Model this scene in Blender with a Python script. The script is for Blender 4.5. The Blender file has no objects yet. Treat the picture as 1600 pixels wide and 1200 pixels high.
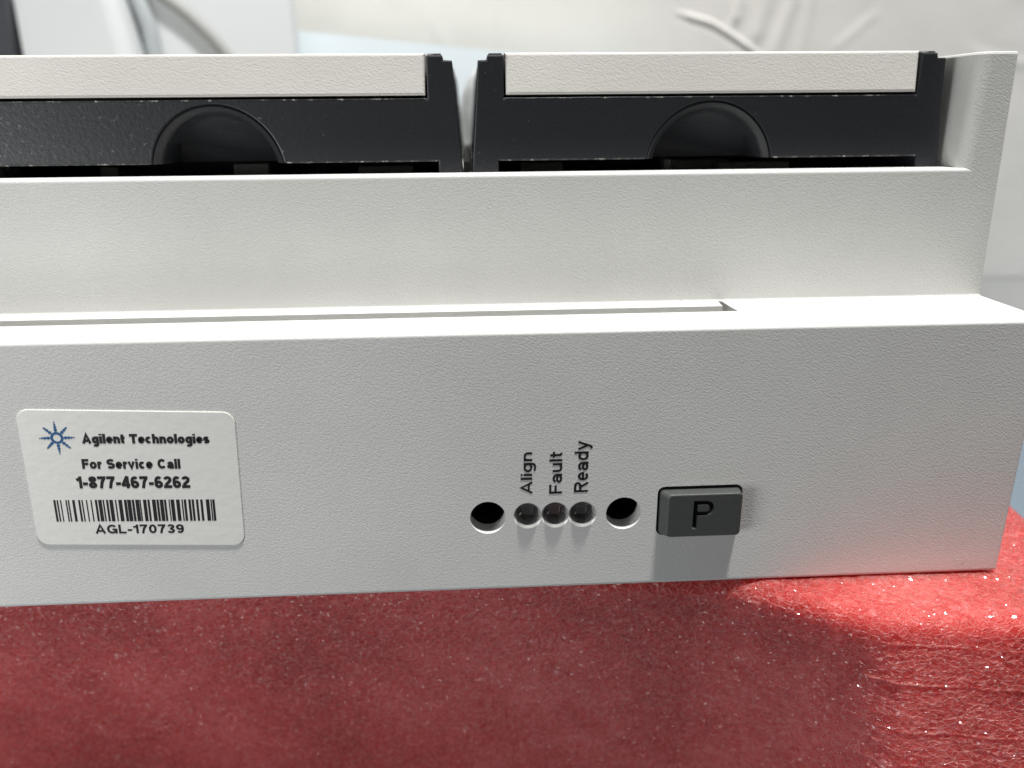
import bpy, bmesh, math, random
import numpy as np
from mathutils import Vector, Matrix

# ------------------------------------------------------------------ camera, world, light
KEY, FILL, AMB = 33, 0.35, 0.035
S = 0.001                      # everything below is written in millimetres
scene = bpy.context.scene
C = scene.collection
rad = math.radians

cam_data = bpy.data.cameras.new('camera')
cam = bpy.data.objects.new('camera', cam_data)
C.objects.link(cam)
CAM = Vector((-2.836, -98.98, 26.471))
pitch, yaw, roll = 0.3266, -0.0509, -0.0089
fw = Vector((-math.sin(yaw) * math.cos(pitch), math.cos(yaw) * math.cos(pitch), -math.sin(pitch)))
rt = Vector((math.cos(yaw), math.sin(yaw), 0))
up = rt.cross(fw)
rt2 = rt * math.cos(roll) + up * math.sin(roll)
up2 = -rt * math.sin(roll) + up * math.cos(roll)
m = Matrix((rt2, up2, -fw)).transposed().to_4x4()
m.translation = CAM * S
cam.matrix_world = m
cam_data.sensor_width = 36
cam_data.lens = 36 * 1233.07 / 1600
cam_data.clip_start = 0.005
cam_data.clip_end = 20
cam_data.dof.use_dof = True
cam_data.dof.focus_distance = 0.109
cam_data.dof.aperture_fstop = 15
scene.camera = cam

world = bpy.data.worlds.new('World')
scene.world = world
world.use_nodes = True
bg = world.node_tree.nodes['Background']
bg.inputs['Color'].default_value = (1.0, 0.99, 0.96, 1)
bg.inputs['Strength'].default_value = AMB


def area_lamp(name, loc, target, size, power, color, shape='DISK', size_y=None):
    d = bpy.data.lights.new(name, 'AREA')
    d.shape = shape
    d.size = size
    if size_y:
        d.size_y = size_y
    d.energy = power
    d.color = color
    d.cycles.is_caustics_light = name == 'ceiling_lamp'
    o = bpy.data.objects.new(name, d)
    C.objects.link(o)
    o.location = Vector(loc) * S
    o.rotation_euler = (Vector(target) - Vector(loc)).to_track_quat('-Z', 'Y').to_euler()
    return o


# ceiling lamp almost straight above, a touch in front and to the right
area_lamp('ceiling_lamp', (150, -165, 1300), (10, 0, 0), 0.11, KEY, (1.0, 0.995, 0.975))
# added fill lamp at the left front, standing in for bounced light
area_lamp('fill_lamp', (-230, -150, -33), (-62, 0, -25), 0.12, FILL, (0.985, 0.995, 1.0), 'RECTANGLE', 0.12)

scene.view_settings.view_transform = 'Standard'
scene.view_settings.look = 'None'
scene.view_settings.exposure = 0
scene.view_settings.gamma = 1
scene.view_settings.use_curve_mapping = False
scene.cycles.use_denoising = True
scene.cycles.max_bounces = 10
scene.cycles.transmission_bounces = 10
scene.cycles.caustics_refractive = True
scene.cycles.blur_glossy = 0.3

random.seed(4)
rng = np.random.default_rng(7)


# ------------------------------------------------------------------ materials
class Mat:
    def __init__(s, name, color, rough=0.5, spec=0.5, metallic=0.0):
        s.m = bpy.data.materials.new(name)
        s.m.use_nodes = True
        s.t = s.m.node_tree
        s.n = s.t.nodes
        s.p = s.n['Principled BSDF']
        s.p.inputs['Base Color'].default_value = (*color, 1)
        s.p.inputs['Roughness'].default_value = rough
        s.p.inputs['Specular IOR Level'].default_value = spec
        s.p.inputs['Metallic'].default_value = metallic
        s.height = None
        s.col = color
        s._tc = None

    def link(s, a, b):
        s.t.links.new(a, b)

    def coord(s, scale=(1, 1, 1), rot=(0, 0, 0), vt='POINT'):
        if s._tc is None:
            s._tc = s.n.new('ShaderNodeTexCoord')
        mp = s.n.new('ShaderNodeMapping')
        mp.vector_type = vt
        mp.inputs['Scale'].default_value = scale
        mp.inputs['Rotation'].default_value = rot
        s.link(s._tc.outputs['Object'], mp.inputs['Vector'])
        return mp.outputs['Vector']

    def noise(s, scale, detail=3, rough=0.5, dist=0.0, vec=None):
        n = s.n.new('ShaderNodeTexNoise')
        n.inputs['Scale'].default_value = scale
        n.inputs['Detail'].default_value = detail
        n.inputs['Roughness'].default_value = rough
        n.inputs['Distortion'].default_value = dist
        s.link(vec if vec else s.coord(), n.inputs['Vector'])
        return n.outputs['Fac']

    def voronoi(s, scale, feature='F1', vec=None):
        n = s.n.new('ShaderNodeTexVoronoi')
        n.feature = feature
        n.inputs['Scale'].default_value = scale
        s.link(vec if vec else s.coord(), n.inputs['Vector'])
        return n.outputs['Distance']

    def math(s, op, a, b=None, c=None, clamp=False):
        n = s.n.new('ShaderNodeMath')
        n.operation = op
        n.use_clamp = clamp
        for i, v in enumerate((a, b, c)):
            if v is None:
                continue
            if isinstance(v, (int, float)):
                n.inputs[i].default_value = v
            else:
                s.link(v, n.inputs[i])
        return n.outputs[0]

    def ramp(s, fac, stops):
        n = s.n.new('ShaderNodeValToRGB')
        cr = n.color_ramp
        while len(cr.elements) < len(stops):
            cr.elements.new(0.5)
        for e, (pos, col) in zip(cr.elements, stops):
            e.position = pos
            e.color = (*col, 1) if len(col) == 3 else col
        s.link(fac, n.inputs['Fac'])
        return n.outputs['Color']

    def bump(s, height, dist, strength=1.0, prev=None):
        n = s.n.new('ShaderNodeBump')
        n.inputs['Strength'].default_value = strength
        n.inputs['Distance'].default_value = dist
        s.link(height, n.inputs['Height'])
        if prev:
            s.link(prev, n.inputs['Normal'])
        s.link(n.outputs['Normal'], s.p.inputs['Normal'])
        return n.outputs['Normal']

    def color(s, out):
        s.link(out, s.p.inputs['Base Color'])

    def mix(s, fac, a, b):
        n = s.n.new('ShaderNodeMix')
        n.data_type = 'RGBA'
        for sock, v in ((n.inputs['Factor'], fac), (n.inputs['A'], a), (n.inputs['B'], b)):
            if isinstance(v, (int, float)):
                sock.default_value = v
            elif isinstance(v, tuple):
                sock.default_value = (*v, 1)
            else:
                s.link(v, sock)
        return n.outputs['Result']


def grained_plastic(name, color, rough=0.5, depth=0.00016, var=0.04):
    k = Mat(name, color, rough, 0.28)
    v1 = k.coord((1.0, 1.0, 0.5), (0, rad(32), 0), 'TEXTURE')
    g1 = k.noise(2100, 2.0, 0.55, 0.3, v1)
    g2 = k.noise(4200, 1.0, 0.5, 0.2, v1)
    g = k.math('ADD', k.math('MULTIPLY', g1, 1.0), k.math('MULTIPLY', g2, 0.35))
    k.bump(g, depth, 1.0)
    blot = k.noise(45, 4, 0.6)
    lo = tuple(c * (1 - var) for c in color)
    hi = tuple(min(1, c * (1 + var)) for c in color)
    speck = k.noise(620, 1, 0.4, 0.0)
    sp_m = k.math('MULTIPLY', k.math('SUBTRACT', speck, 0.835), 14.0, clamp=True)
    smudge = k.math('MULTIPLY', k.math('SUBTRACT', k.noise(75, 5, 0.7, 0.8), 0.60), 1.2, clamp=True)
    c0 = k.ramp(blot, [(0.3, lo), (0.7, hi)])
    c1_ = k.mix(k.math('MULTIPLY', smudge, 0.35), c0, (color[0] * 0.86, color[1] * 0.84, color[2] * 0.78))
    k.color(k.mix(k.math('MULTIPLY', sp_m, 0.5), c1_, (0.22, 0.20, 0.16)))
    k.link(k.math('MULTIPLY_ADD', g1, 0.25, rough - 0.12), k.p.inputs['Roughness'])
    return k.m


M = {}
M['housing'] = grained_plastic('housing_plastic', (0.665, 0.663, 0.642), 0.52, 0.000043)
M['strip'] = grained_plastic('strip_plastic', (0.69, 0.67, 0.63), 0.55, 0.00005, 0.05)
M['cover'] = Mat('cover_plastic', (0.67, 0.69, 0.70), 0.5).m

def rack_plastic(name, dusty):
  k = Mat(name, (0.018, 0.019, 0.022), 0.42, 0.5)
  v = k.coord()
  g = k.noise(1500, 3, 0.6, 0.3, v)
  k.bump(g, 0.00005, 1.0)
  dust = k.noise(1150, 2, 0.5, 0.6, k.coord((1, 1, 1.4)))
  patch = k.noise(38, 3, 0.6)
  xs = k.n.new('ShaderNodeSeparateXYZ')
  k.link(k.coord(), xs.inputs[0])
  grad = k.math('MULTIPLY_ADD', xs.outputs['X'], -7.0, 0.02)
  lev = k.math('ADD', k.math('MULTIPLY', patch, 0.22), k.math('MULTIPLY', grad, 0.3))
  d = k.math('MULTIPLY', k.math('SUBTRACT', k.math('ADD', dust, lev), 0.80 if dusty else 0.88), 9.0, clamp=True)
  film = k.math('MULTIPLY', k.math('SUBTRACT', patch, 0.35), 0.02, clamp=True)
  k.color(k.mix(k.math('ADD', k.math('MULTIPLY', d, 0.30), film), (0.019, 0.0205, 0.0245), (0.42, 0.41, 0.38)))
  return k.m


M['rack'] = rack_plastic('rack_plastic', False)
M['rack_dusty'] = rack_plastic('dusty_rack_plastic', True)

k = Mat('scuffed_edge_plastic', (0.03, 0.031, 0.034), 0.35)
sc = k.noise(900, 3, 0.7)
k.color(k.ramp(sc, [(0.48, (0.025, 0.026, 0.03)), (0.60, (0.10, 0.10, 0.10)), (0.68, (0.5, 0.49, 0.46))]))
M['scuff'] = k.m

M['black'] = Mat('shade_black', (0.008, 0.008, 0.008), 0.7, 0.2).m  # flat black put into holes and gaps that are only in shade
k = Mat('button_rubber', (0.052, 0.055, 0.053), 0.5, 0.8)
k.bump(k.noise(1400, 3, 0.6), 0.00004, 1.0)
M['button'] = k.m
M['socket'] = Mat('grey_socket_plastic', (0.70, 0.70, 0.69), 0.5).m
M['ink'] = Mat('black_ink', (0.012, 0.012, 0.013), 0.6, 0.3).m
M['blue_ink'] = Mat('blue_ink', (0.022, 0.105, 0.27), 0.6, 0.3).m
k = Mat('sticker_paper', (0.82, 0.815, 0.77), 0.42)
k.bump(k.noise(700, 2, 0.5), 0.00003, 1.0)
M['sticker'] = k.m
M['peg'] = Mat('grey_peg_plastic', (0.10, 0.10, 0.09), 0.5).m
M['metal'] = Mat('lead_metal', (0.5, 0.48, 0.47), 0.3, 0.5, 1.0).m
M['metal_pink'] = Mat('pinkish_lead_metal', (0.62, 0.46, 0.48), 0.3, 0.5, 1.0).m

k = Mat('clear_epoxy', (0.85, 0.85, 0.85), 0.02)
gl = k.n.new('ShaderNodeBsdfGlass')
gl.inputs['Color'].default_value = (0.82, 0.82, 0.82, 1)
gl.inputs['Roughness'].default_value = 0.0
gl.inputs['IOR'].default_value = 1.5
tr = k.n.new('ShaderNodeBsdfTransparent')
tr.inputs['Color'].default_value = (0.9, 0.9, 0.9, 1)
mx = k.n.new('ShaderNodeMixShader')
mx.inputs['Fac'].default_value = 0.68
k.link(gl.outputs[0], mx.inputs[1])
k.link(tr.outputs[0], mx.inputs[2])
k.link(mx.outputs[0], k.n['Material Output'].inputs['Surface'])
k.n.remove(k.p)
M['lens'] = k.m

k = Mat('pink_foam', (0.50, 0.07, 0.065), 0.30, 0.34)
vd = k.coord((0.75, 1.0, 1.0))
fine = k.noise(3000, 3, 0.6, 0.5, vd)
mid = k.noise(900, 3, 0.6, 0.4, vd)
wn = k.n.new('ShaderNodeTexNoise')
wn.inputs['Scale'].default_value = 500
wn.inputs['Detail'].default_value = 2
k.link(vd, wn.inputs['Vector'])
wm = k.n.new('ShaderNodeVectorMath')
wm.operation = 'MULTIPLY_ADD'
wm.inputs[1].default_value = (0.0011, 0.0011, 0.0011)
k.link(wn.outputs['Color'], wm.inputs[0])
k.link(vd, wm.inputs[2])
edge = k.voronoi(1150, 'DISTANCE_TO_EDGE', wm.outputs[0])
wallm = k.math('SUBTRACT', 1.0, k.math('MULTIPLY', edge, 7.0, clamp=True))
n1 = k.bump(k.math('ADD', wallm, k.math('MULTIPLY', mid, 1.6)), 0.00016, 1.0)
k.bump(fine, 0.00024, 1.0, n1)
blot = k.noise(22, 4, 0.65)
basec = k.ramp(k.math('ADD', k.math('MULTIPLY', blot, 0.7), k.math('MULTIPLY', mid, 0.35)),
               [(0.42, (0.36, 0.026, 0.022)), (0.55, (0.54, 0.056, 0.050)), (0.68, (0.68, 0.13, 0.12))])
k.color(k.mix(k.math('MULTIPLY', wallm, 0.40), basec, (0.80, 0.30, 0.28)))
k.p.inputs['Subsurface Weight'].default_value = 0.75
k.p.inputs['Subsurface Radius'].default_value = (1.0, 0.05, 0.04)
k.p.inputs['Subsurface Scale'].default_value = 0.012
k.link(k.math('MULTIPLY_ADD', fine, 0.35, 0.05), k.p.inputs['Roughness'])
fv = k.n.new('ShaderNodeTexVoronoi')
fv.inputs['Scale'].default_value = 3700
k.link(vd, fv.inputs['Vector'])
fs = k.n.new('ShaderNodeVectorMath')
fs.operation = 'SUBTRACT'
fs.inputs[1].default_value = (0.5, 0.5, 0.5)
k.link(fv.outputs['Color'], fs.inputs[0])
geo = k.n.new('ShaderNodeNewGeometry')
fa = k.n.new('ShaderNodeVectorMath')
fa.operation = 'MULTIPLY_ADD'
fa.inputs[1].default_value = (1.5, 1.5, 1.5)
k.link(fs.outputs[0], fa.inputs[0])
k.link(geo.outputs['Normal'], fa.inputs[2])
fn = k.n.new('ShaderNodeVectorMath')
fn.operation = 'NORMALIZE'
k.link(fa.outputs[0], fn.inputs[0])
k.link(fn.outputs[0], k.p.inputs['Coat Normal'])
k.p.inputs['Coat Weight'].default_value = 0.6
k.p.inputs['Coat Roughness'].default_value = 0.09
M['foam'] = k.m

k = Mat('white_sheet_plastic', (0.8, 0.79, 0.74), 0.5, 0.4)
k.bump(k.noise(300, 4, 0.6), 0.0001, 0.6)
b = k.noise(16, 4, 0.6)
k.color(k.ramp(b, [(0.3, (0.80, 0.785, 0.735)), (0.7, (0.85, 0.84, 0.80))]))
M['sheet'] = k.m
M['wall'] = Mat('wall_paint', (0.60, 0.59, 0.56), 0.7).m
M['blue_board'] = Mat('pale_blue_board', (0.84, 0.92, 0.97), 0.5).m
M['bench'] = Mat('bench_laminate', (0.15, 0.19, 0.23), 0.5).m
k = Mat('dark_grey_plastic', (0.045, 0.048, 0.056), 0.5)
k.bump(k.noise(600, 2, 0.5), 0.00005)
M['dark'] = k.m
M['shadow_line'] = Mat('shadow_line_grey', (0.30, 0.30, 0.29), 0.7).m  # grey for the soft shadow drawn across the cover
M['rubber'] = Mat('black_rubber', (0.02, 0.02, 0.02), 0.8).m
k = Mat('pale_post_plastic', (0.55, 0.58, 0.58), 0.3)
k.color(k.ramp(k.noise(130, 3, 0.6), [(0.35, (0.42, 0.43, 0.42)), (0.65, (0.62, 0.65, 0.66))]))
M['post'] = k.m


# ------------------------------------------------------------------ mesh helpers
def tag(o, label=None, cat=None, group=None, kind=None):
    for key, val in (('label', label), ('category', cat), ('group', group), ('kind', kind)):
        if val:
            o[key] = val
    return o


def empty(name, loc):
    o = bpy.data.objects.new(name, None)
    o.empty_display_size = 0.005
    o.location = Vector(loc) * S
    o['_o'] = 0
    del o['_o']
    C.objects.link(o)
    return o


ORIGIN = {}


def link(name, mesh, mat, parent=None, origin=None, smooth=None):
    """mesh is in world millimetres; stored relative to the top-level thing's origin"""
    if origin is None:
        origin = (0, 0, 0)
    mesh.transform(Matrix.Scale(S, 4) @ Matrix.Translation(-Vector(origin)))
    o = bpy.data.objects.new(name, mesh)
    C.objects.link(o)
    if parent is not None:
        o.parent = parent
    else:
        o.location = Vector(origin) * S
    for mm in (mat if isinstance(mat, (list, tuple)) else [mat]):
        mesh.materials.append(mm)
    if smooth is not None:
        for p in mesh.polygons:
            p.use_smooth = True
        if smooth < 180:
            mesh.set_sharp_from_angle(angle=rad(smooth))
    return o


def bm_mesh(bm, name='mesh'):
    bmesh.ops.recalc_face_normals(bm, faces=bm.faces)
    me = bpy.data.meshes.new(name)
    bm.to_mesh(me)
    bm.free()
    return me


def bm_box(x0, x1, y0, y1, z0, z1, bevel=0, seg=2, bm=None):
    own = bmesh.new()
    vs = [own.verts.new((x, y, z)) for x in (x0, x1) for y in (y0, y1) for z in (z0, z1)]
    for f in ((0, 1, 3, 2), (4, 6, 7, 5), (0, 4, 5, 1), (2, 3, 7, 6), (0, 2, 6, 4), (1, 5, 7, 3)):
        own.faces.new([vs[i] for i in f])
    bmesh.ops.recalc_face_normals(own, faces=own.faces)
    if bevel:
        bmesh.ops.bevel(own, geom=own.edges[:], offset=bevel, segments=seg, profile=0.5, affect='EDGES')
    if bm is None:
        return own
    tmp = bpy.data.meshes.new('t')
    own.to_mesh(tmp)
    own.free()
    bm.from_mesh(tmp)
    bpy.data.meshes.remove(tmp)
    return bm


def bm_prism(pts, axis, a, b):
    """pts 2D; axis 'x': pts=(y,z); 'y': pts=(x,z); 'z': pts=(x,y)"""
    bm = bmesh.new()

    def mk(p, t):
        return {'x': (t, p[0], p[1]), 'y': (p[0], t, p[1]), 'z': (p[0], p[1], t)}[axis]
    A = [bm.verts.new(mk(p, a)) for p in pts]
    B = [bm.verts.new(mk(p, b)) for p in pts]
    bm.faces.new(A)
    bm.faces.new(B[::-1])
    n = len(pts)
    for i in range(n):
        bm.faces.new((A[i], B[i], B[(i + 1) % n], A[(i + 1) % n]))
    bmesh.ops.recalc_face_normals(bm, faces=bm.faces)
    return bm


def bm_cyl(cx, cz, r, y0, y1, n=48):
    return bm_prism([(cx + r * math.cos(2 * math.pi * i / n), cz + r * math.sin(2 * math.pi * i / n)) for i in range(n)], 'y', y0, y1)


def lathe_y(cx, cz, prof, n=40, closed=True):
    """prof: list of (r, y); axis along Y"""
    bm = bmesh.new()
    rings = []
    for r, y in prof:
        if r < 1e-6:
            rings.append([bm.verts.new((cx, y, cz))])
        else:
            rings.append([bm.verts.new((cx + r * math.cos(2 * math.pi * i / n), y, cz + r * math.sin(2 * math.pi * i / n))) for i in range(n)])
    for A, B in zip(rings, rings[1:]):
        for i in range(n):
            j = (i + 1) % n
            if len(A) == 1:
                bm.faces.new((A[0], B[i], B[j]))
            elif len(B) == 1:
                bm.faces.new((A[i], A[j], B[0]))
            else:
                bm.faces.new((A[i], A[j], B[j], B[i]))
    bmesh.ops.recalc_face_normals(bm, faces=bm.faces)
    return bm


def bevel_edges(bm, test, offset, seg=3):
    ed = [e for e in bm.edges if test(e)]
    if ed:
        bmesh.ops.bevel(bm, geom=ed, offset=offset, segments=seg, profile=0.5, affect='EDGES')


def boolean(base, cuts):
    """base bmesh; cuts = [(bmesh, 'UNION'|'DIFFERENCE')] -> new mesh"""
    def tmpobj(bm):
        return_me = bm_mesh(bm, 'tmp')
        o = bpy.data.objects.new('tmp', return_me)
        C.objects.link(o)
        return o
    b = tmpobj(base)
    cs = []
    for c, op in cuts:
        co = tmpobj(c)
        cs.append(co)
        md = b.modifiers.new('b', 'BOOLEAN')
        md.operation = op
        md.solver = 'EXACT'
        md.object = co
    dg = bpy.context.evaluated_depsgraph_get()
    dg.update()
    me = bpy.data.meshes.new_from_object(b.evaluated_get(dg))
    for o in [b] + cs:
        mm = o.data
        bpy.data.objects.remove(o)
        bpy.data.meshes.remove(mm)
    me.materials.clear()
    return me


def arc(cx, cy, rx_, ry_, a0, a1, n=16):
    return [(cx + rx_ * math.cos(rad(a0 + (a1 - a0) * i / n)), cy + ry_ * math.sin(rad(a0 + (a1 - a0) * i / n))) for i in range(n + 1)]


def glyph(c, s):
    """sans-serif letter as centre lines: (advance width, [polyline, ...]); cap height 1"""
    h = s / 2
    xh = 0.74
    T, X_ = 1 - h, xh - h
    if c == ' ':
        return 0.36, []
    if c == '-':
        return 0.40, [[(0, 0.38), (0.40, 0.38)]]
    if c in 'il':
        w = s
        return w, ([[(h, 0), (h, 1)]] if c == 'l' else [[(h, 0), (h, xh)], [(h, 0.84), (h, 1.0)]])
    w = {'A': .92, 'g': .68, 'e': .66, 'n': .66, 't': .42, 'T': .78, 'c': .64, 'h': .66, 'o': .70, 's': .62, 'F': .68, 'r': .42, 'S': .80, 'v': .68,
         'C': .86, 'a': .68, 'u': .66, 'R': .82, 'd': .68, 'y': .68, 'G': .90, 'L': .66, '1': .44}.get(c, .68)
    m_, L, Rr = w / 2, h, w - h
    a, b = m_ - h, (xh - s) / 2
    cy = xh / 2
    if c == 'A':
        return w, [[(h * .9, 0), (m_, T + h * .6), (w - h * .9, 0)], [(w * .2, .30), (w * .8, .30)]]
    if c == 'o':
        return w, [arc(m_, cy, a, b, 0, 360, 28)]
    if c == 'e':
        return w, [[(L, cy)] + [(Rr, cy)] + arc(m_, cy, a, b, 4, 318, 24)]
    if c == 'c':
        return w, [arc(m_, cy, a, b, 42, 318, 22)]
    if c in 'dgy' and c != 'y':
        st_ = [[(Rr, 0), (Rr, 1)]] if c == 'd' else [[(Rr, xh)] + arc(m_, -0.06, a, 0.28 - h, 0, -150, 14)]
        return w, [arc(m_, cy, a, b, 0, 360, 28)] + st_
    if c == 'a':
        return w, [arc(m_ * .98, xh - h - .2, a * .95, .2, 165, 0, 12) + [(Rr, 0)], arc(m_ * .94, .24, a * .9, .24 - h, 0, 360, 22)]
    if c == 'u':
        return w, [[(L, xh)] + arc(m_, a + h, a, a, 180, 360, 12) + [(Rr, h)], [(Rr, 0), (Rr, xh)]]
    if c in 'nh':
        return w, [[(L, 0), (L, xh if c == 'n' else 1)], [(L, xh - a - h)] + arc(m_, xh - a - h, a, a, 180, 0, 12) + [(Rr, 0)]]
    if c == 'r':
        return w, [[(L, 0), (L, xh)], arc(w, xh - h - .24, w - h, .24, 180, 92, 8)]
    if c == 't':
        return w, [[(w * .42, .95), (w * .42, .2)] + arc(w * .42 + .16, .2 + 0, .16, .2 - h, 180, 275, 6), [(0, X_), (w, X_)]]
    if c == 'v':
        return w, [[(h * .8, xh), (m_, h * .7), (w - h * .8, xh)]]
    if c == 'y':
        return w, [[(h * .8, xh), (m_, h * 1.2)], [(w - h * .8, xh), (m_ * .86, -.12), (m_ * .6, -.27 + h), (m_ * .25, -.27 + h)]]
    if c in 'sS':
        top = xh if c == 's' else 1
        r_ = (top - s) / 4
        return w, [arc(m_, top - h - r_, a, r_, 25, 265, 16) + arc(m_, h + r_, a, r_, 85, -155, 16)]
    if c == 'T':
        return w, [[(0, T), (w, T)], [(m_, T), (m_, 0)]]
    if c == 'F':
        return w, [[(L, 0), (L, 1)], [(L, T), (w, T)], [(L, .5), (w * .92, .5)]]
    if c == 'L':
        return w, [[(L, 1), (L, 0)], [(L, h), (w, h)]]
    if c == 'C':
        return w, [arc(m_, .5, a, .5 - h, 38, 322, 26)]
    if c == 'G':
        return w, [arc(m_, .5, a, .5 - h, 38, 345, 26) + [(Rr, .45)], [(m_ * 1.05, .45), (w, .45)], [(Rr, .45), (Rr, 0)]]
    if c == 'R':
        return w, [[(L, 0), (L, 1)], [(L, T), (w * .6, T)] + arc(w * .6, .735, w * .4 - h, .265 - h, 90, -90, 12) + [(L, .47 + h)], [(w * .55, .5), (Rr * 1.02, 0)]]
    b5 = .5 - h
    if c == '0':
        return w, [arc(m_, .5, a, b5, 0, 360, 32)]
    if c == '1':
        return w, [[(w - h, 0), (w - h, 1)], [(w - h, .80), (0, .70)]]
    if c == '2':
        return w, [arc(m_, .70, a, .30 - h, 170, -40, 14) + [(h * 1.2, s)], [(0, h), (w, h)]]
    if c == '3':
        return w, [arc(m_, .745, a * .95, .255 - h, 165, -90, 14), arc(m_, .27, a, .27 - h, 90, -165, 14), [(m_ * .75, .52), (m_ * 1.1, .52)]]
    if c == '4':
        return w, [[(w * .72, 1), (h * .6, .27)], [(0, .27), (w, .27)], [(w * .72, 0), (w * .72, 1)]]
    if c == '7':
        return w, [[(0, T), (w, T)], [(Rr, T), (w * .52, .5), (w * .36, 0)]]
    if c == '8':
        return w, [arc(m_, .75, a * .92, .25 - h, 0, 360, 24), arc(m_, .27, a, .27 - h, 0, 360, 24)]
    if c in '69':
        st_ = [arc(m_, .32, a, .32 - h, 0, 360, 24), arc(m_, .58, a, .42 - h, 42, 180, 12) + [(L, .32)]]
        if c == '9':
            st_ = [[(w - x, 1 - y) for x, y in p] for p in st_]
        return w, st_
    return w, []


def text_mesh(txt, s=0.17, gap=0.11):
    """flat lettering built from stroked centre lines, each stroke a strip of quads"""
    bm = bmesh.new()
    x0 = 0.0
    lay = 0
    for ch_ in txt:
        w, strokes = glyph(ch_, s)
        for pl in strokes:
            lay = (lay + 1) % 4
            closed = math.hypot(pl[0][0] - pl[-1][0], pl[0][1] - pl[-1][1]) < 1e-6
            q = pl[:-1] if closed else pl
            q = [p_ for i_, p_ in enumerate(q) if i_ == 0 or math.hypot(p_[0] - q[i_ - 1][0], p_[1] - q[i_ - 1][1]) > 1e-4]
            n = len(q)
            A, B = [], []
            for i, (x, y) in enumerate(q):
                pv = q[(i - 1) % n] if (closed or i > 0) else None
                nx = q[(i + 1) % n] if (closed or i < n - 1) else None
                ds = []
                if pv:
                    ds.append((x - pv[0], y - pv[1]))
                if nx:
                    ds.append((nx[0] - x, nx[1] - y))
                ds = [(dx / (math.hypot(dx, dy) or 1), dy / (math.hypot(dx, dy) or 1)) for dx, dy in ds]
                tx, ty = sum(d_[0] for d_ in ds), sum(d_[1] for d_ in ds)
                L = math.hypot(tx, ty) or 1
                tx, ty = tx / L, ty / L
                k_ = 1 / max(0.55, tx * ds[0][0] + ty * ds[0][1])
                ox, oy = -ty * s / 2 * k_, tx * s / 2 * k_
                A.append(bm.verts.new((x0 + x + ox, y + oy, lay * 0.25)))
                B.append(bm.verts.new((x0 + x - ox, y - oy, lay * 0.25)))
            for i in range(n if closed else n - 1):
                j = (i + 1) % n
                bm.faces.new((A[i], A[j], B[j], B[i]))
        x0 += w + gap
    me = bpy.data.meshes.new('text')
    bm.to_mesh(me)
    bm.free()
    return me


def fit(me, fn):
    """normalise text mesh to 0..1 box, then map (u,v,w)->world mm through fn"""
    co = np.empty(len(me.vertices) * 3, np.float32)
    me.vertices.foreach_get('co', co)
    co = co.reshape(-1, 3)
    lo, hi = co.min(0), co.max(0)
    sp = np.where(hi - lo < 1e-9, 1, hi - lo)
    uv = (co - lo) / sp
    for i, v in enumerate(me.vertices):
        v.co = fn(*uv[i])
    return me


def grid_mesh(P, flip=False):
    """P: (n,m,3) array of points -> mesh"""
    n, mm = P.shape[:2]
    idx = np.arange(n * mm).reshape(n, mm)
    q = np.stack([idx[:-1, :-1], idx[1:, :-1], idx[1:, 1:], idx[:-1, 1:]], -1).reshape(-1, 4)
    if flip:
        q = q[:, ::-1]
    me = bpy.data.meshes.new('grid')
    me.vertices.add(n * mm)
    me.vertices.foreach_set('co', P.reshape(-1).astype(np.float32))
    me.loops.add(q.size)
    me.loops.foreach_set('vertex_index', q.reshape(-1).astype(np.int32))
    me.polygons.add(len(q))
    me.polygons.foreach_set('loop_start', np.arange(0, q.size, 4, dtype=np.int32))
    me.polygons.foreach_set('loop_total', np.full(len(q), 4, np.int32))
    me.update(calc_edges=True)
    return me


def cellular(u, v, size, seed):
    """F1, F2 distances of jittered cells"""
    r = np.random.default_rng(seed)
    gu, gv = u / size, v / size
    iu, iv = np.floor(gu).astype(int), np.floor(gv).astype(int)
    N = 512
    jx, jy = r.random((N, N)), r.random((N, N))
    f1 = np.full(u.shape, 9.0)
    f2 = np.full(u.shape, 9.0)
    for a in (-1, 0, 1):
        for b in (-1, 0, 1):
            cx, cy = iu + a, iv + b
            px, py = cx + jx[cx % N, cy % N], cy + jy[cx % N, cy % N]
            dd = np.hypot(gu - px, gv - py)
            f2 = np.where(dd < f1, f1, np.minimum(f2, dd))
            f1 = np.minimum(f1, dd)
    return f1, f2


def smooth_noise(u, v, size, seed):
    r = np.random.default_rng(seed)
    N = 256
    t = r.random((N, N)) * 2 - 1
    gu, gv = u / size, v / size
    iu, iv = np.floor(gu).astype(int), np.floor(gv).astype(int)
    fu, fv = gu - iu, gv - iv
    fu, fv = fu * fu * (3 - 2 * fu), fv * fv * (3 - 2 * fv)
    g = lambda a, b: t[(iu + a) % N, (iv + b) % N]
    return (g(0, 0) * (1 - fu) + g(1, 0) * fu) * (1 - fv) + (g(0, 1) * (1 - fu) + g(1, 1) * fu) * fv


# ------------------------------------------------------------------ setting: bench and wall
BZ = -110.0
tag(link('bench', bm_mesh(bm_box(-900, 900, -70, 420, BZ - 30, BZ, 2)), M['bench']), kind='structure')
tag(link('wall', bm_mesh(bm_box(-900, 900, 230, 260, BZ + 0.3, 600)), M['wall']), kind='structure')

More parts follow.
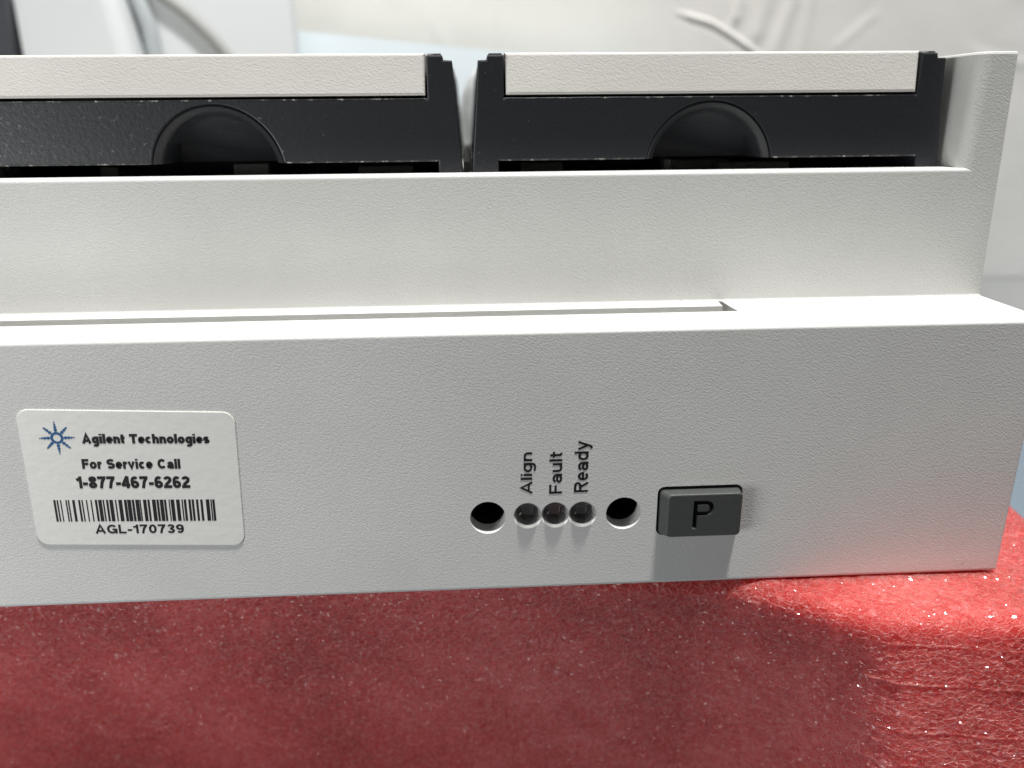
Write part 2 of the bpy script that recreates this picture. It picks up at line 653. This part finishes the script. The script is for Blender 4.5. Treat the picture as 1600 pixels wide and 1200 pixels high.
# ------------------------------------------------------------------ wrinkled white sheet behind
def seg_dist(X, Z, pts):
    best = np.full(X.shape, 1e9)
    side = np.zeros(X.shape)
    tt = np.zeros(X.shape)
    n = len(pts) - 1
    for i, ((x0, z0), (x1, z1)) in enumerate(zip(pts, pts[1:])):
        dx, dz = x1 - x0, z1 - z0
        L = dx * dx + dz * dz
        t = np.clip(((X - x0) * dx + (Z - z0) * dz) / L, 0, 1)
        ex, ez = X - (x0 + t * dx), Z - (z0 + t * dz)
        dd = np.hypot(ex, ez)
        sg = np.sign(dx * ez - dz * ex)
        m_ = dd < best
        best = np.where(m_, dd, best)
        side = np.where(m_, sg, side)
        tt = np.where(m_, (i + t) / n, tt)
    return best, side, tt


xs_ = np.concatenate([np.linspace(-520, -30, 60), np.linspace(-28, 60, 60), np.linspace(61, 165, 300), np.linspace(167, 240, 60), np.linspace(245, 520, 40)])
zs_ = np.concatenate([np.linspace(BZ + 0.3, -44, 20), np.linspace(-43.5, -33, 50), np.linspace(-32, 38, 50), np.linspace(39, 72, 140), np.linspace(74, 420, 60)])
X, Z = np.meshgrid(xs_, zs_, indexing='ij')
Yd = 0.8 * smooth_noise(X + 900, Z + 900, 60, 3) + 0.10 * smooth_noise(X + 900, Z + 900, 13, 5) + 0.015 * smooth_noise(X + 900, Z + 900, 4, 6)
creases = [
    ([(74, 62.3), (80, 60.6), (87.6, 58.6), (92, 56.4), (97.6, 53.2), (103.2, 49.8), (112, 44)], 0.9, 0.85),
    ([(97.6, 80), (97.7, 66.2), (96.6, 57)], 1.1, 1.5),
    ([(108, 80), (107.5, 64), (104, 50)], 0.9, 2.6),
    ([(118.6, 80), (118, 66.2), (113, 52), (111, 44)], 0.9, 2.6),
    ([(125, 80), (124, 66.2), (122.3, 50), (121, 40)], 1.1, 2.4),
    ([(150, 63), (147.8, 60.1), (137.9, 52.1), (134, 48)], 0.25, 1.8),
    ([(10.9, 90), (10.7, 50), (11, 20)], 0.5, 1.6),
    ([(240, 42), (210, 44), (194, 46.5), (185, 50)], 0.3, 2.0),
    ([(-10, 72), (-14, 60), (-9, 48)], 0.3, 2.2),
]
for pts, amp, w in creases:
    dd, side, t = seg_dist(X, Z, pts)
    fade = np.clip(np.minimum(t, 1 - t) * 5 + 0.12, 0, 1)
    Yd -= 0.55 * amp * fade * np.exp(-(dd / w) ** 2)
    Yd += 0.18 * amp * fade * np.exp(-((dd - 1.9 * w) / (1.3 * w)) ** 2) * (side < 0)
Yd += 0.15 / (1 + np.exp((Z + 38.4 + 0.014 * (X - 215)) / 0.5)) + 0.05 * np.clip(-38 - Z, 0, None)
P = np.stack([X, 215 + Yd, Z], -1)
sh = link('white_sheet', grid_mesh(P), M['sheet'], origin=(0, 215, BZ), smooth=180)
sm = sh.modifiers.new('thickness', 'SOLIDIFY')
sm.thickness = 0.0008
sm.offset = 1
tag(sh, 'creased white plastic sheet hanging behind the vial racks', 'plastic sheet')

# pale blue board leaning behind the racks
bb = bm_prism([(-130, BZ + 0.2), (60, BZ + 0.2), (60, 43.2), (-63.4, 55.2), (-130, 61.7)], 'y', 198, 203)
tag(link('blue_board', bm_mesh(bb), M['blue_board'], origin=(-30, 200, BZ)), 'pale blue board with a sloping top edge behind the left rack', 'board')

# ------------------------------------------------------------------ white equipment cover far left
org = (-110, 180, BZ)
eq = empty('equipment_cover', org)
tag(eq, 'white moulded equipment cover with a dark grey end strip, behind the left rack', 'equipment cover')
# back panel
link('back_panel', bm_mesh(bm_box(-190, -59.3, 186, 196, BZ + 0.2, 150, 1.0)), M['cover'], eq, org, 30)
# front shell with a rounded, slightly leaning right edge
rows = []
for z in (BZ + 0.2, -40, 20, 47.3, 54.8, 62.1, 75, 100, 150):
    xr = float(np.interp(z, [-110, 20, 47.3, 54.8, 62.1, 75, 150], [-104, -105.0, -107.0, -108.4, -109.6, -112.5, -130]))
    row = [(-139.0, 172 + 13.9, z), (-139.0, 172, z)]
    r = 5.0
    for i in range(9):
        a = math.pi / 2 * i / 8
        row.append((xr - r + r * math.sin(a), 172 + r - r * math.cos(a), z))
    row.append((xr, 185.9, z))
    rows.append(row)
link('front_shell', grid_mesh(np.array(rows), True), M['cover'], eq, org, 35)
# dark strip
link('end_strip', bm_mesh(bm_prism([(-190, BZ + 0.2), (-142.2, BZ + 0.2), (-140.6, 46), (-139.2, 62), (-139.2, 150), (-190, 150)], 'y', 168, 185.8)), M['dark'], eq, org)


def tube(pts, r, n=14):
    bm = bmesh.new()
    rings = []
    for i, p in enumerate(pts):
        p = Vector(p)
        d = (Vector(pts[min(i + 1, len(pts) - 1)]) - Vector(pts[max(i - 1, 0)])).normalized()
        a = d.cross(Vector((0, 1, 0))).normalized()
        b = d.cross(a)
        rr = r[i] if isinstance(r, list) else r
        rings.append([bm.verts.new(p + rr * (math.cos(2 * math.pi * j / n) * a + math.sin(2 * math.pi * j / n) * b)) for j in range(n)])
    for A, B in zip(rings, rings[1:]):
        for j in range(n):
            bm.faces.new((A[j], A[(j + 1) % n], B[(j + 1) % n], B[j]))
    bm.faces.new(rings[0][::-1])
    bm.faces.new(rings[-1])
    return bm


gp = []
for z in np.linspace(8, 130, 40):
    x = float(np.interp(z, [8, 30, 47.2, 51, 54.7, 58.5, 62.1, 80, 130], [-66, -73, -81.6, -84.6, -88.2, -92.0, -96.6, -122, -150]))
    gp.append((x, 185.6, z))
link('curved_shadow_line', bm_mesh(tube(gp, 1.9)), M['shadow_line'], eq, org, 60)  # grey tube drawn in place of a soft curved shadow on the panel
# narrow pale rib beside the rounded shell edge
rp = []
for z in np.linspace(-20, 120, 40):
    x = float(np.interp(z, [-20, 30, 47.2, 54.7, 62.1, 120], [-99, -102.5, -103.8, -104.2, -106.6, -134]))
    rp.append((x, 184.5, z))
M['rib'] = Mat('grey_rib_plastic', (0.42, 0.45, 0.46), 0.5).m
link('moulded_rib', bm_mesh(tube(rp, 2.6)), M['rib'], eq, org, 60)

# ------------------------------------------------------------------ pink foam block
FZ = -38.75
fy = rad(-8)
e1 = np.array([math.cos(fy), math.sin(fy)])
e2 = np.array([-math.sin(fy), math.cos(fy)])      # into depth
p0 = np.array([56.0, -10.6])
UM = 31.5


def sstep(x, a, b):
    t = np.clip((x - a) / (b - a), 0, 1)
    return t * t * (3 - 2 * t)


def set_back(u):
    # worn edge: the block is pushed back under the loaded part of the tray
    return 8.5 * (1 - sstep(u, -28, -1))


def lean(u):
    return -0.15 + 0.42 * (1 - sstep(u, -13, 2))


def foam_xyz(u, v, z):
    return np.stack([p0[0] + u * e1[0] + v * e2[0], p0[1] + u * e1[1] + v * e2[1], z], -1)


# profile parameter: top (from back) -> rounded edge -> front face down
R_ = 3.0
prof = []
for t in np.concatenate([np.linspace(150, 62, 30), np.linspace(61.5, R_, 190)]):
    prof.append((t, FZ, 0.0, 1.0))
for a in np.linspace(0, math.pi / 2, 14)[1:]:
    prof.append((R_ - R_ * math.sin(a), FZ - R_ + R_ * math.cos(a), -math.sin(a), math.cos(a)))
for z in np.concatenate([np.linspace(FZ - R_ - 0.12, -70, 230), np.linspace(-70.5, BZ + 0.1, 30)]):
    prof.append((0.0, z, -1.0, 0.0))
prof = np.array(prof)
arclen = np.concatenate([[0], np.cumsum(np.hypot(np.diff(prof[:, 0]), np.diff(prof[:, 1])))])
us = np.concatenate([np.linspace(-215, -165, 24), np.linspace(-164.7, UM - R_, 760)])
U, A = np.meshgrid(us, arclen, indexing='ij')
V = prof[:, 0][None, :] + set_back(U) + lean(U) * np.clip(FZ - R_ - prof[:, 1], 0, None)[None, :]
ZZ = np.broadcast_to(prof[:, 1], U.shape)
NV = np.broadcast_to(prof[:, 2], U.shape)
NZ = np.broadcast_to(prof[:, 3], U.shape)
wu = 0.45 * smooth_noise(U + 500, A + 500, 1.9, 21)
wa = 0.45 * smooth_noise(U + 700, A + 300, 1.9, 22)
f1, f2 = cellular((U + 400) * 0.72 + wu, A + 40 + wa, 0.95, 9)
wall_ = np.exp(-((f2 - f1) / 0.16) ** 2)          # thin cell walls stand proud of the cells
disp = 0.07 * wall_ + 0.07 * smooth_noise(U + 500, A + 500, 0.6, 23) + 0.20 * smooth_noise(U + 400, A + 400, 13, 24) + 0.07 * smooth_noise(U + 400, A + 400, 3.4, 25)
face = NZ < 0.5
for zl, w, a_ in ((-42.9, 0.12, 0.15), (-48.5, 0.12, 0.26), (-55.8, 0.12, 0.22), (-63.1, 0.12, 0.2)):
    wob = zl + 0.30 * smooth_noise(U + 300, U * 0 + zl + 200, 6, 31) + 0.12 * smooth_noise(U + 300, U * 0 + zl + 200, 1.7, 32)
    on = 0.35 + 0.65 * np.clip(0.6 + 0.9 * smooth_noise(U + 350, U * 0 + zl + 100, 9, 33), 0, 1)
    disp = disp + face * a_ * on * (0.12 + 0.88 * sstep(U, -14, -4)) * np.exp(-((ZZ - wob) / w) ** 2)
P = foam_xyz(U, V + disp * NV, ZZ + disp * NZ)
# right end: wrap round
ends = []
for a in np.linspace(0, math.pi / 2, 8)[1:]:
    Q = foam_xyz(np.full(len(prof), UM - R_ + R_ * math.sin(a)), prof[:, 0] + lean(UM) * np.clip(FZ - R_ - prof[:, 1], 0, None) + (1 - math.cos(a)) * R_ * (prof[:, 2] * -1), prof[:, 1] - (1 - math.cos(a)) * R_ * prof[:, 3])
    Q += 0.05 * rng.standard_normal(Q.shape)
    ends.append(Q)
low = ends[-1].copy()
low[:, 2] = BZ + 0.1
ends.append(low)
P = np.concatenate([P, np.array(ends)], 0)
fo = link('foam_block', grid_mesh(P), M['foam'], origin=(-20, 60, BZ), smooth=180)
tag(fo, 'pink antistatic foam block lying under the white sampler tray', 'foam block')

# ------------------------------------------------------------------ the tray: housing
D, W, H, RX = 15.68, 18.85, 38.54, 74.68
LX = -175.0
FLOOR = 17.3
org = (-30, 70, FZ)
tray = empty('sampler_tray', org)
tag(tray, 'white plastic laboratory sampler tray with sticker, indicator lights and grey push button', 'sampler tray')

def round_corner(p, r, a0, a1, n=5):
    return [(p[0] + r * math.cos(rad(a0 + (a1 - a0) * i / n)), p[1] + r * math.sin(rad(a0 + (a1 - a0) * i / n))) for i in range(n + 1)]

pr = [(165, -H)] + [(165, FLOOR)] + [(D + 4.3, FLOOR)]
pr += round_corner((D + 4.3 - 0.35, W - 0.35), 0.35, 0, 90, 4)
pr += round_corner((D + 0.5, W - 0.5), 0.5, 90, 180, 5)
pr += [(D, 0.25), (D - 0.07, 0.07), (D - 0.25, 0.0)]
pr += round_corner((0.45, -0.45), 0.45, 90, 180, 6)
pr += round_corner((0.5, -H + 0.5), 0.5, 180, 270, 5)
base = bm_prism(pr, 'x', LX, RX)
end = bm_prism([(68.15, 2), (76, 2), (76, 34.5), (68.62, 34.5)], 'y', D, 164.5)
bevel_edges(end, lambda e: all(abs(v.co.y - D) < 1e-4 for v in e.verts) and all(v.co.x < 70 for v in e.verts), 1.9, 16)
bevel_edges(end, lambda e: all(v.co.z > 34 for v in e.verts), 0.35, 2)
slot = bm_prism([(LX - 5, 8.85), (35.0, 8.85), (34.72, 12.0), (34.6, D - 0.28), (33.95, D - 0.28), (33.75, 12.1), (LX - 5, 12.1)], 'z', -4.0, 3.0)
HOLES = [(-1.35, -26.85), (17.85, -26.85)]
LEDS = [(4.28, -26.72), (8.17, -26.74), (12.02, -26.78)]
cuts = [(end, 'UNION'), (slot, 'DIFFERENCE')]
for hx, hz in HOLES:
    cuts.append((bm_cyl(hx, hz, 2.5, -3, 14, 64), 'DIFFERENCE'))
for hx, hz in LEDS:
    cuts.append((lathe_y(hx, hz, [(0, -1.0), (2.4, -1.0), (2.03, -0.02), (1.72, 0.42), (1.72, 10), (0, 10)], 48), 'DIFFERENCE'))
BX0, BX1, BZ0, BZ1 = 22.6, 34.72, -30.5, -22.88
rr = 1.0
op = round_corner((BX1 - rr, BZ1 - rr), rr, 0, 90) + round_corner((BX0 + rr, BZ1 - rr), rr, 90, 180) + round_corner((BX0 + rr, BZ0 + rr), rr, 180, 270) + round_corner((BX1 - rr, BZ0 + rr), rr, 270, 360)
cuts.append((bm_prism(op, 'y', -3, 9), 'DIFFERENCE'))
q = 0.45
cuts.append((bm_prism([(74.68, 0.01), (80, 0.01), (80, 45), (73.55, 45)], 'y', -5, 172), 'DIFFERENCE'))
cuts.append((bm_prism([(RX + 1, -1), (RX - q, -1)] + round_corner((RX - q, q), q, 270, 360, 5) + [(RX + 1, q)], 'z', -H - 2, -0.02), 'DIFFERENCE'))
cuts.append((bm_prism([(RX + 1, -H - 1), (RX - q, -H - 1)] + round_corner((RX - q, -H + q), q, 270, 360, 5) + [(RX + 1, -H + q)], 'y', -2, 170), 'DIFFERENCE'))
hm = boolean(base, cuts)
link('housing', hm, M['housing'], tray, org).cycles.is_caustics_receiver = True

# cups inside the openings; the black ones stand for the unlit cavity
for hx, hz in HOLES:
    link('hole_liner', bm_mesh(lathe_y(hx, hz, [(2.47, 2.8), (2.47, 13.8), (0, 13.8)], 48)), M['black'], tray, org)
for i, (hx, hz) in enumerate(LEDS):
    link('hole_liner', bm_mesh(lathe_y(hx, hz, [(1.68, 1.0), (1.68, 4.6), (0, 4.6)], 40)), M['socket'], tray, org)
    ln = link('indicator_light', bm_mesh(lathe_y(hx, hz, [(0, 4.0), (1.3, 4.0), (1.5, 3.8), (1.5, 0.5), (1.5, 0.1)] +
              [(1.5 * math.cos(a), 0.1 - 0.78 * math.sin(a)) for a in np.linspace(0, math.pi / 2, 14)[1:-1]] + [(0, -0.68)], 48)),
              M['lens'], tray, org, 50)
    ln.cycles.is_caustics_caster = True
    ln['label'] = ['clear indicator light under the word Align', 'clear indicator light with a pinkish core under the word Fault', 'clear indicator light under the word Ready'][i]
    link('lead_cup', bm_mesh(bm_box(hx - 0.8, hx + 0.8, 1.3, 3.4, hz - 0.5, hz + 0.75, 0.15)), M['metal_pink' if i == 1 else 'metal'], ln, org)

# small rubber feet pressing into the foam
for x in (-120, 60):
    for y in (30, 150):
        link('foot', bm_mesh(bm_prism([(x + 7 * math.cos(2 * math.pi * i / 24), y + 7 * math.sin(2 * math.pi * i / 24)) for i in range(24)], 'z', FZ - 0.3, -H + 0.2)), M['rubber'], tray, org)

# push button with engraved letter
bt = bmesh.new()
f0 = [(22.95, -30.25), (34.4, -30.25), (34.4, -23.4), (22.95, -23.4)]
f1_ = [(23.75, -29.95), (34.2, -29.95), (34.2, -23.35), (23.75, -23.35)]
A = [bt.verts.new((x, 8.0, z)) for x, z in f0]
B = [bt.verts.new((x, -0.3, z)) for x, z in f0]
Cc = [bt.verts.new((x, -1.8, z)) for x, z in f1_]
for Q1, Q2 in ((A, B), (B, Cc)):
    for i in range(4):
        bt.faces.new((Q1[i], Q1[(i + 1) % 4], Q2[(i + 1) % 4], Q2[i]))
bt.faces.new(A)
bt.faces.new(Cc)
bmesh.ops.recalc_face_normals(bt, faces=bt.faces)
bevel_edges(bt, lambda e: abs(e.verts[0].co.y - e.verts[1].co.y) > 0.5, 0.6, 6)
bevel_edges(bt, lambda e: all(abs(v.co.y + 1.8) < 1e-4 for v in e.verts), 0.18, 2)


def stroke_P(x0, x1, z0, z1, s):
    """outline of a P with counter, as two polygons"""
    zm = z0 + (z1 - z0) * 0.47
    rO = (z1 - zm) / 2
    cz_ = (z1 + zm) / 2
    out = [(x0 + s * 0.15, z0), (x0 + s * 0.85, z0), (x0 + s, z0 + s * 0.2), (x0 + s, zm)]
    out += [(x1 - rO + rO * math.cos(a), cz_ + rO * math.sin(a)) for a in np.linspace(-math.pi / 2, math.pi / 2, 14)]
    out += [(x0, z1), (x0, z0 + s * 0.2)]
    ri = rO - s
    inn = [(x0 + s, zm + s)] + [(x1 - s - ri * 0.8 + ri * 0.8 * math.cos(a), cz_ + ri * math.sin(a)) for a in np.linspace(-math.pi / 2, math.pi / 2, 12)] + [(x0 + s, z1 - s)]
    return out, inn


po, pi_ = stroke_P(27.3, 30.25, -28.75, -24.35, 0.66)
pcut = boolean(bm_prism(po, 'y', -2.6, -1.05), [(bm_prism(pi_, 'y', -3, -0.5), 'DIFFERENCE')])
pb = bmesh.new()
pb.from_mesh(pcut)
btn = link('push_button', boolean(bt, [(pb, 'DIFFERENCE')]), M['button'], tray, org)
btn['label'] = 'dark grey rectangular push button engraved with the letter P'
# black letter floor, painting in the shade of the engraved groove
pm = boolean(bm_prism([(x, z) for x, z in po], 'y', -1.2, -1.0), [(bm_prism(pi_, 'y', -3, -0.5), 'DIFFERENCE')])
link('letter', pm, M['ink'], btn, org)

# printed words beside the lights (read bottom to top)
def vertical_word(txt, x0, x1, z0, z1):
    me = text_mesh(txt, 0.165, 0.12)
    # text u -> +Z, text v (up) -> -X
    fit(me, lambda u, v, w: (x1 - v * (x1 - x0), -0.035 - 0.006 * w, z0 + u * (z1 - z0)))
    link('printed_word', me, M['ink'], tray, org)['label'] = 'black printed word %s above its light' % txt


vertical_word('Align', 3.10, 5.42, -23.3, -17.0)
vertical_word('Fault', 7.25, 9.05, -23.4, -17.05)
vertical_word('Ready', 10.72, 13.2, -23.3, -15.55)

# ------------------------------------------------------------------ service sticker
sx, sz, sa, sw, sh_ = -48.73, -19.30, -0.0426, 27.81, 19.78
ca, sn = math.cos(sa), math.sin(sa)


def st(u, v, y):
    return (sx + u * ca - v * sn, y, sz + u * sn + v * ca)


r = 1.55
w2, h2 = sw / 2, sh_ / 2
outl = round_corner((w2 - r, h2 - r), r, 0, 90, 7) + round_corner((-w2 + r, h2 - r), r, 90, 180, 7) + round_corner((-w2 + r, -h2 + r), r, 180, 270, 7) + round_corner((w2 - r, -h2 + r), r, 270, 360, 7)
bm = bmesh.new()
y1, y0_ = -0.12, 0.02
F = [bm.verts.new(st(u * 0.9965, v * 0.995, y1)) for u, v in outl]
G = [bm.verts.new(st(u, v, y1 + 0.03)) for u, v in outl]
Bk = [bm.verts.new(st(u, v, y0_)) for u, v in outl]
bm.faces.new(F)
n = len(outl)
for i in range(n):
    j = (i + 1) % n
    bm.faces.new((F[i], F[j], G[j], G[i]))
    bm.faces.new((G[i], G[j], Bk[j], Bk[i]))
bm.faces.new(Bk[::-1])
sticker = link('service_sticker', bm_mesh(bm), M['sticker'], tray, org)
sticker['label'] = 'white rounded service sticker with logo, phone number and barcode'
YP = y1 - 0.02
TILT = 0.012


def print_line(txt, u0, u1, v0, v1, bold, gap=0.09):
    me = text_mesh(txt, bold, gap)
    fit(me, lambda a, b, c: st(u0 + a * (u1 - u0), v0 + b * (v1 - v0) + TILT * (u0 + a * (u1 - u0)), YP - 0.006 * c))
    link('printed_line', me, M['ink'], sticker, org)


print_line('Agilent Technologies', -6.05, 10.42, 4.82, 6.95, 0.285, 0.04)
print_line('For Service Call', -6.5, 6.3, 1.42, 3.08, 0.26, 0.06)
print_line('1-877-467-6262', -7.6, 7.3, -1.28, 0.66, 0.25, 0.06)
print_line('AGL-170739', -6.05, 5.82, -8.12, -6.52, 0.20, 0.12)

# barcode, bar for bar
c1 = [(68, 108), (128, 155), (190, 212), (290, 315), (333, 358), (413, 460), (523, 560), (583, 608), (665, 688), (748, 772), (830, 870), (890, 955), (972, 1000), (1035, 1075), (1095, 1162), (1200, 1225), (1262, 1330), (1365, 1415), (1425, 1495), (1510, 1555)]
c2 = [(35, 105), (112, 135), (178, 240), (260, 300), (343, 412), (428, 470), (487, 555), (568, 607), (652, 673), (690, 757), (792, 858), (892, 917), (935, 980), (1020, 1065), (1083, 1125), (1163, 1205), (1243, 1287), (1347, 1413), (1433, 1457), (1468, 1512)]
bars = [(78 + a / 11.85, 78 + b / 11.85) for a, b in c1] + [(208 + a / 11.85, 208 + b / 11.85) for a, b in c2]
ua, ub = -10.97, 10.33
bm = bmesh.new()
for a, b in bars:
    U0 = ua + (a - 83.7) / (335.6 - 83.7) * (ub - ua)
    U1 = ua + (b - 83.7) / (335.6 - 83.7) * (ub - ua)
    vs = [bm.verts.new(st(u, v + TILT * u, YP)) for u, v in ((U0, -6.2), (U1, -6.2), (U1, -2.95), (U0, -2.95))]
    bm.faces.new(vs)
bc = link('barcode', bm_mesh(bm), M['ink'], sticker, org)

# blue starburst mark: ring and eight dotted rays
bm = bmesh.new()
lx, lz_ = -9.17, 5.98


def disc(bm, cx, cz, rr, n=14):
    bm.faces.new([bm.verts.new(st(cx + rr * math.cos(2 * math.pi * i / n), cz + rr * math.sin(2 * math.pi * i / n), YP)) for i in range(n)])


n = 28
ri, ro = 0.50, 0.84
I = [bm.verts.new(st(lx + ri * math.cos(2 * math.pi * i / n), lz_ + ri * math.sin(2 * math.pi * i / n), YP)) for i in range(n)]
O = [bm.verts.new(st(lx + ro * math.cos(2 * math.pi * i / n), lz_ + ro * math.sin(2 * math.pi * i / n), YP)) for i in range(n)]
for i in range(n):
    j = (i + 1) % n
    bm.faces.new((I[i], O[i], O[j], I[j]))
for q in range(8):
    a = rad(45 * q + 2)
    ll = [2.15, 2.0, 2.2, 2.05][q % 4]
    for t, rr in ((1.10, 0.23), (1.52, 0.20), (1.85, 0.15), (ll + 0.02, 0.10)):
        disc(bm, lx + t * math.cos(a), lz_ + t * math.sin(a), rr, 10)
    # thin stem joining the dots
    wv = 0.06
    px_, pz_ = -math.sin(a) * wv, math.cos(a) * wv
    bm.faces.new([bm.verts.new(st(lx + t * math.cos(a) + s * px_, lz_ + t * math.sin(a) + s * pz_, YP + 0.004)) for t, s in ((0.8, -1), (ll - 0.1, -1), (ll - 0.1, 1), (0.8, 1))])
link('logo_mark', bm_mesh(bm), M['blue_ink'], sticker, org)

# pegs, wire ends and the centre post standing on the tray floor
for (x, y, w, h) in ((-36.8, 31, 5.6, 2.6), (-60, 34, 3.0, 2.2), (-16, 33, 9, 1.9), (44, 33, 12, 1.9), (9, 33, 7, 2.2), (29, 30, 1.2, 2.6), (36, 36, 10, 2.2)):
    link('locating_peg', bm_mesh(bm_box(x - w / 2, x + w / 2, y, y + 3, FLOOR - 0.3, FLOOR + h, 0.3)), M['peg'], tray, org)
link('gap_shade_strip', bm_mesh(bm_box(-3.54, -2.41, 20.5, 96, FLOOR - 0.2, 20.3)), M['black'], tray, org)  # black strip added to keep the gap between the racks dark
bm = bmesh.new()
n = 32
rings = []
for rr, z in ((7.0, FLOOR - 0.2), (7.2, 22), (7.0, 27), (6.2, 31.5), (4.8, 35), (3.0, 37.3), (1.2, 38.3)):
    rings.append([bm.verts.new((2.2 + rr * math.cos(2 * math.pi * i / n), 103 + rr * math.sin(2 * math.pi * i / n), z)) for i in range(n)])
for A, B in zip(rings, rings[1:]):
    for i in range(n):
        bm.faces.new((A[i], A[(i + 1) % n], B[(i + 1) % n], B[i]))
bm.faces.new(rings[-1])
link('centre_post', bm_mesh(bm), M['post'], tray, org, 60)

# ------------------------------------------------------------------ vial racks
RC = 32.6                      # centre of the right-hand rack
RY0, RY1 = 20.25, 90.0
rorg = (RC, 55, FLOOR)
rack = empty('vial_rack', rorg)
SHELF, BOT = 29.05, 20.42
ARC_R, ARC_Z = 9.4, 19.05


def rx(x):
    return RC + x


half = math.sqrt(ARC_R ** 2 - (BOT - ARC_Z) ** 2)
th = math.asin((BOT - ARC_Z) / ARC_R)
pts = [(-35, FLOOR + 0.1), (-31.0, FLOOR + 0.1), (-31.0, BOT), (-half, BOT)]
pts += [(-ARC_R * math.cos(a), ARC_Z + ARC_R * math.sin(a)) for a in np.linspace(th, math.pi - th, 36)[1:-1]]
pts += [(half, BOT), (31.4, BOT), (31.4, FLOOR + 0.1), (35, FLOOR + 0.1), (33.75, 34.0), (32.55, 34.05), (32.4, 34.68), (30.2, 34.68), (30.12, SHELF), (-30.12, SHELF), (-30.2, 34.68), (-32.4, 34.68), (-32.55, 34.05), (-33.75, 34.0)]
body = bm_prism([(rx(x), z) for x, z in pts], 'y', RY0, 27.0)
bevel_edges(body, lambda e: all(abs(v.co.y - RY0) < 1e-4 for v in e.verts), 0.22, 2)
# rounded outer vertical corners: soften by a second thin bevel on the outer edges
link('front_wall', bm_mesh(body), M['rack'], rack, rorg)
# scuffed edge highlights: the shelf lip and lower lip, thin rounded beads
def bead(name, x0, x1, y, z, r):
    pts_ = [(rx(x), y, z) for x in np.linspace(x0, x1, 8)]
    bm = bmesh.new()
    n = 8
    rings = []
    for p in pts_:
        rings.append([bm.verts.new((p[0], p[1] + r * math.cos(2 * math.pi * j / n), p[2] + r * math.sin(2 * math.pi * j / n))) for j in range(n)])
    for A, B in zip(rings, rings[1:]):
        for j in range(n):
            bm.faces.new((A[j], A[(j + 1) % n], B[(j + 1) % n], B[j]))
    bm.faces.new(rings[0])
    bm.faces.new(rings[-1])
    link(name, bm_mesh(bm), M['scuff'], rack, rorg, 80)


bead('shelf_edge', -29.8, 29.8, RY0 + 0.12, SHELF - 0.12, 0.14)
bead('lower_edge', -30.8, -half - 0.3, RY0 + 0.12, BOT + 0.1, 0.13)
bead('lower_edge', half + 0.3, 31.2, RY0 + 0.12, BOT + 0.1, 0.13)
# finger recess: chamfered half ring, inner tube and sunk back
bm = bmesh.new()
secs = [(ARC_R - 0.02, RY0 + 0.25), (ARC_R - 0.30, RY0 + 0.10), (ARC_R - 0.75, RY0 + 0.75), (ARC_R - 0.95, RY0 + 0.95), (ARC_R - 1.25, RY0 + 1.6), (ARC_R - 1.9, 26.3)]
rings = []
for r_, y in secs:
    t0 = math.asin((BOT - ARC_Z) / r_)
    rings.append([bm.verts.new((rx(-r_ * math.cos(a)), y, ARC_Z + r_ * math.sin(a))) for a in np.linspace(t0, math.pi - t0, 40)])
for A, B in zip(rings, rings[1:]):
    for i in range(39):
        bm.faces.new((A[i], A[i + 1], B[i + 1], B[i]))
for v_ in rings[-1]:
    v_.co.y = 22.9 + 0.66 * (26.5 - v_.co.z)
bm.faces.new(rings[-1])
link('finger_recess', bm_mesh(bm), M['rack'], rack, rorg, 60)
# block behind, carrying the vials
blk = bm_prism([(rx(-34.7), FLOOR + 3.3), (rx(34.7), FLOOR + 3.3), (rx(33.7), 33.9), (rx(-33.7), 33.9)], 'y', 27.05, RY1)
link('block', bm_mesh(blk), M['rack'], rack, rorg)
for x in (-34.9, 29.5):
    link('foot', bm_mesh(bm_box(rx(x), rx(x + 5.3), 84, RY1 - 0.2, FLOOR + 0.05, FLOOR + 3.6, 0.2)), M['rack'], rack, rorg)
link('underside_shade_plate', bm_mesh(bm_box(rx(-34.4), rx(34.4), 38, 40, FLOOR + 0.05, FLOOR + 3.25)), M['black'], rack, rorg)  # black plate added so the space under the rack reads as shade
for x in (-34.6, 33.4):
    link('side_shade_plate', bm_mesh(bm_box(rx(x), rx(x + 1.2), 27.1, 37.9, FLOOR + 0.05, FLOOR + 3.2)), M['rack'], rack, rorg)  # added plates hiding the bright floor past the ends of the black one
# white front strip running back as the rack's top plate
sp = bm_prism([(rx(-29.85), 29.42), (rx(29.85), 29.42), (rx(29.98), 35.0), (rx(-29.98), 35.0)], 'y', RY0 - 0.15, RY0 + 6)
bevel_edges(sp, lambda e: all(v.co.y < RY0 for v in e.verts), 0.35, 3)
for v_ in sp.verts:
    if v_.co.y < RY0 + 3:
        v_.co.y += 0.14 * (v_.co.z - 29.42)
link('label_strip', bm_mesh(sp), M['strip'], rack, rorg)
link('top_plate', bm_mesh(bm_box(rx(-29.9), rx(29.9), RY0 + 6.05, RY1 - 1, 33.95, 34.9, 0.3)), M['strip'], rack, rorg, 40)
# ribbed tab inlays on the pillars
for x0 in (-32.3, 30.3):
    link('tab', bm_mesh(bm_box(rx(x0), rx(x0 + 2.0), RY0 + 0.4, RY0 + 5, 34.1, 34.95, 0.2)), M['scuff'], rack, rorg)

rack2 = rack.copy()
C.objects.link(rack2)
rack2.location.x -= 71.15 * S
for ch in list(rack.children):
    c = ch.copy()
    C.objects.link(c)
    c.parent = rack2
    if c.name.split('.')[0] in ('front_wall', 'finger_recess'):
        c.material_slots[0].link = 'OBJECT'
        c.material_slots[0].material = M['rack_dusty']
tag(rack, 'black vial rack with white front strip beside the tray end wall', 'vial rack', 'vial racks on the tray')
tag(rack2, 'dustier black vial rack with white front strip, cut off by the left frame edge', 'vial rack', 'vial racks on the tray')
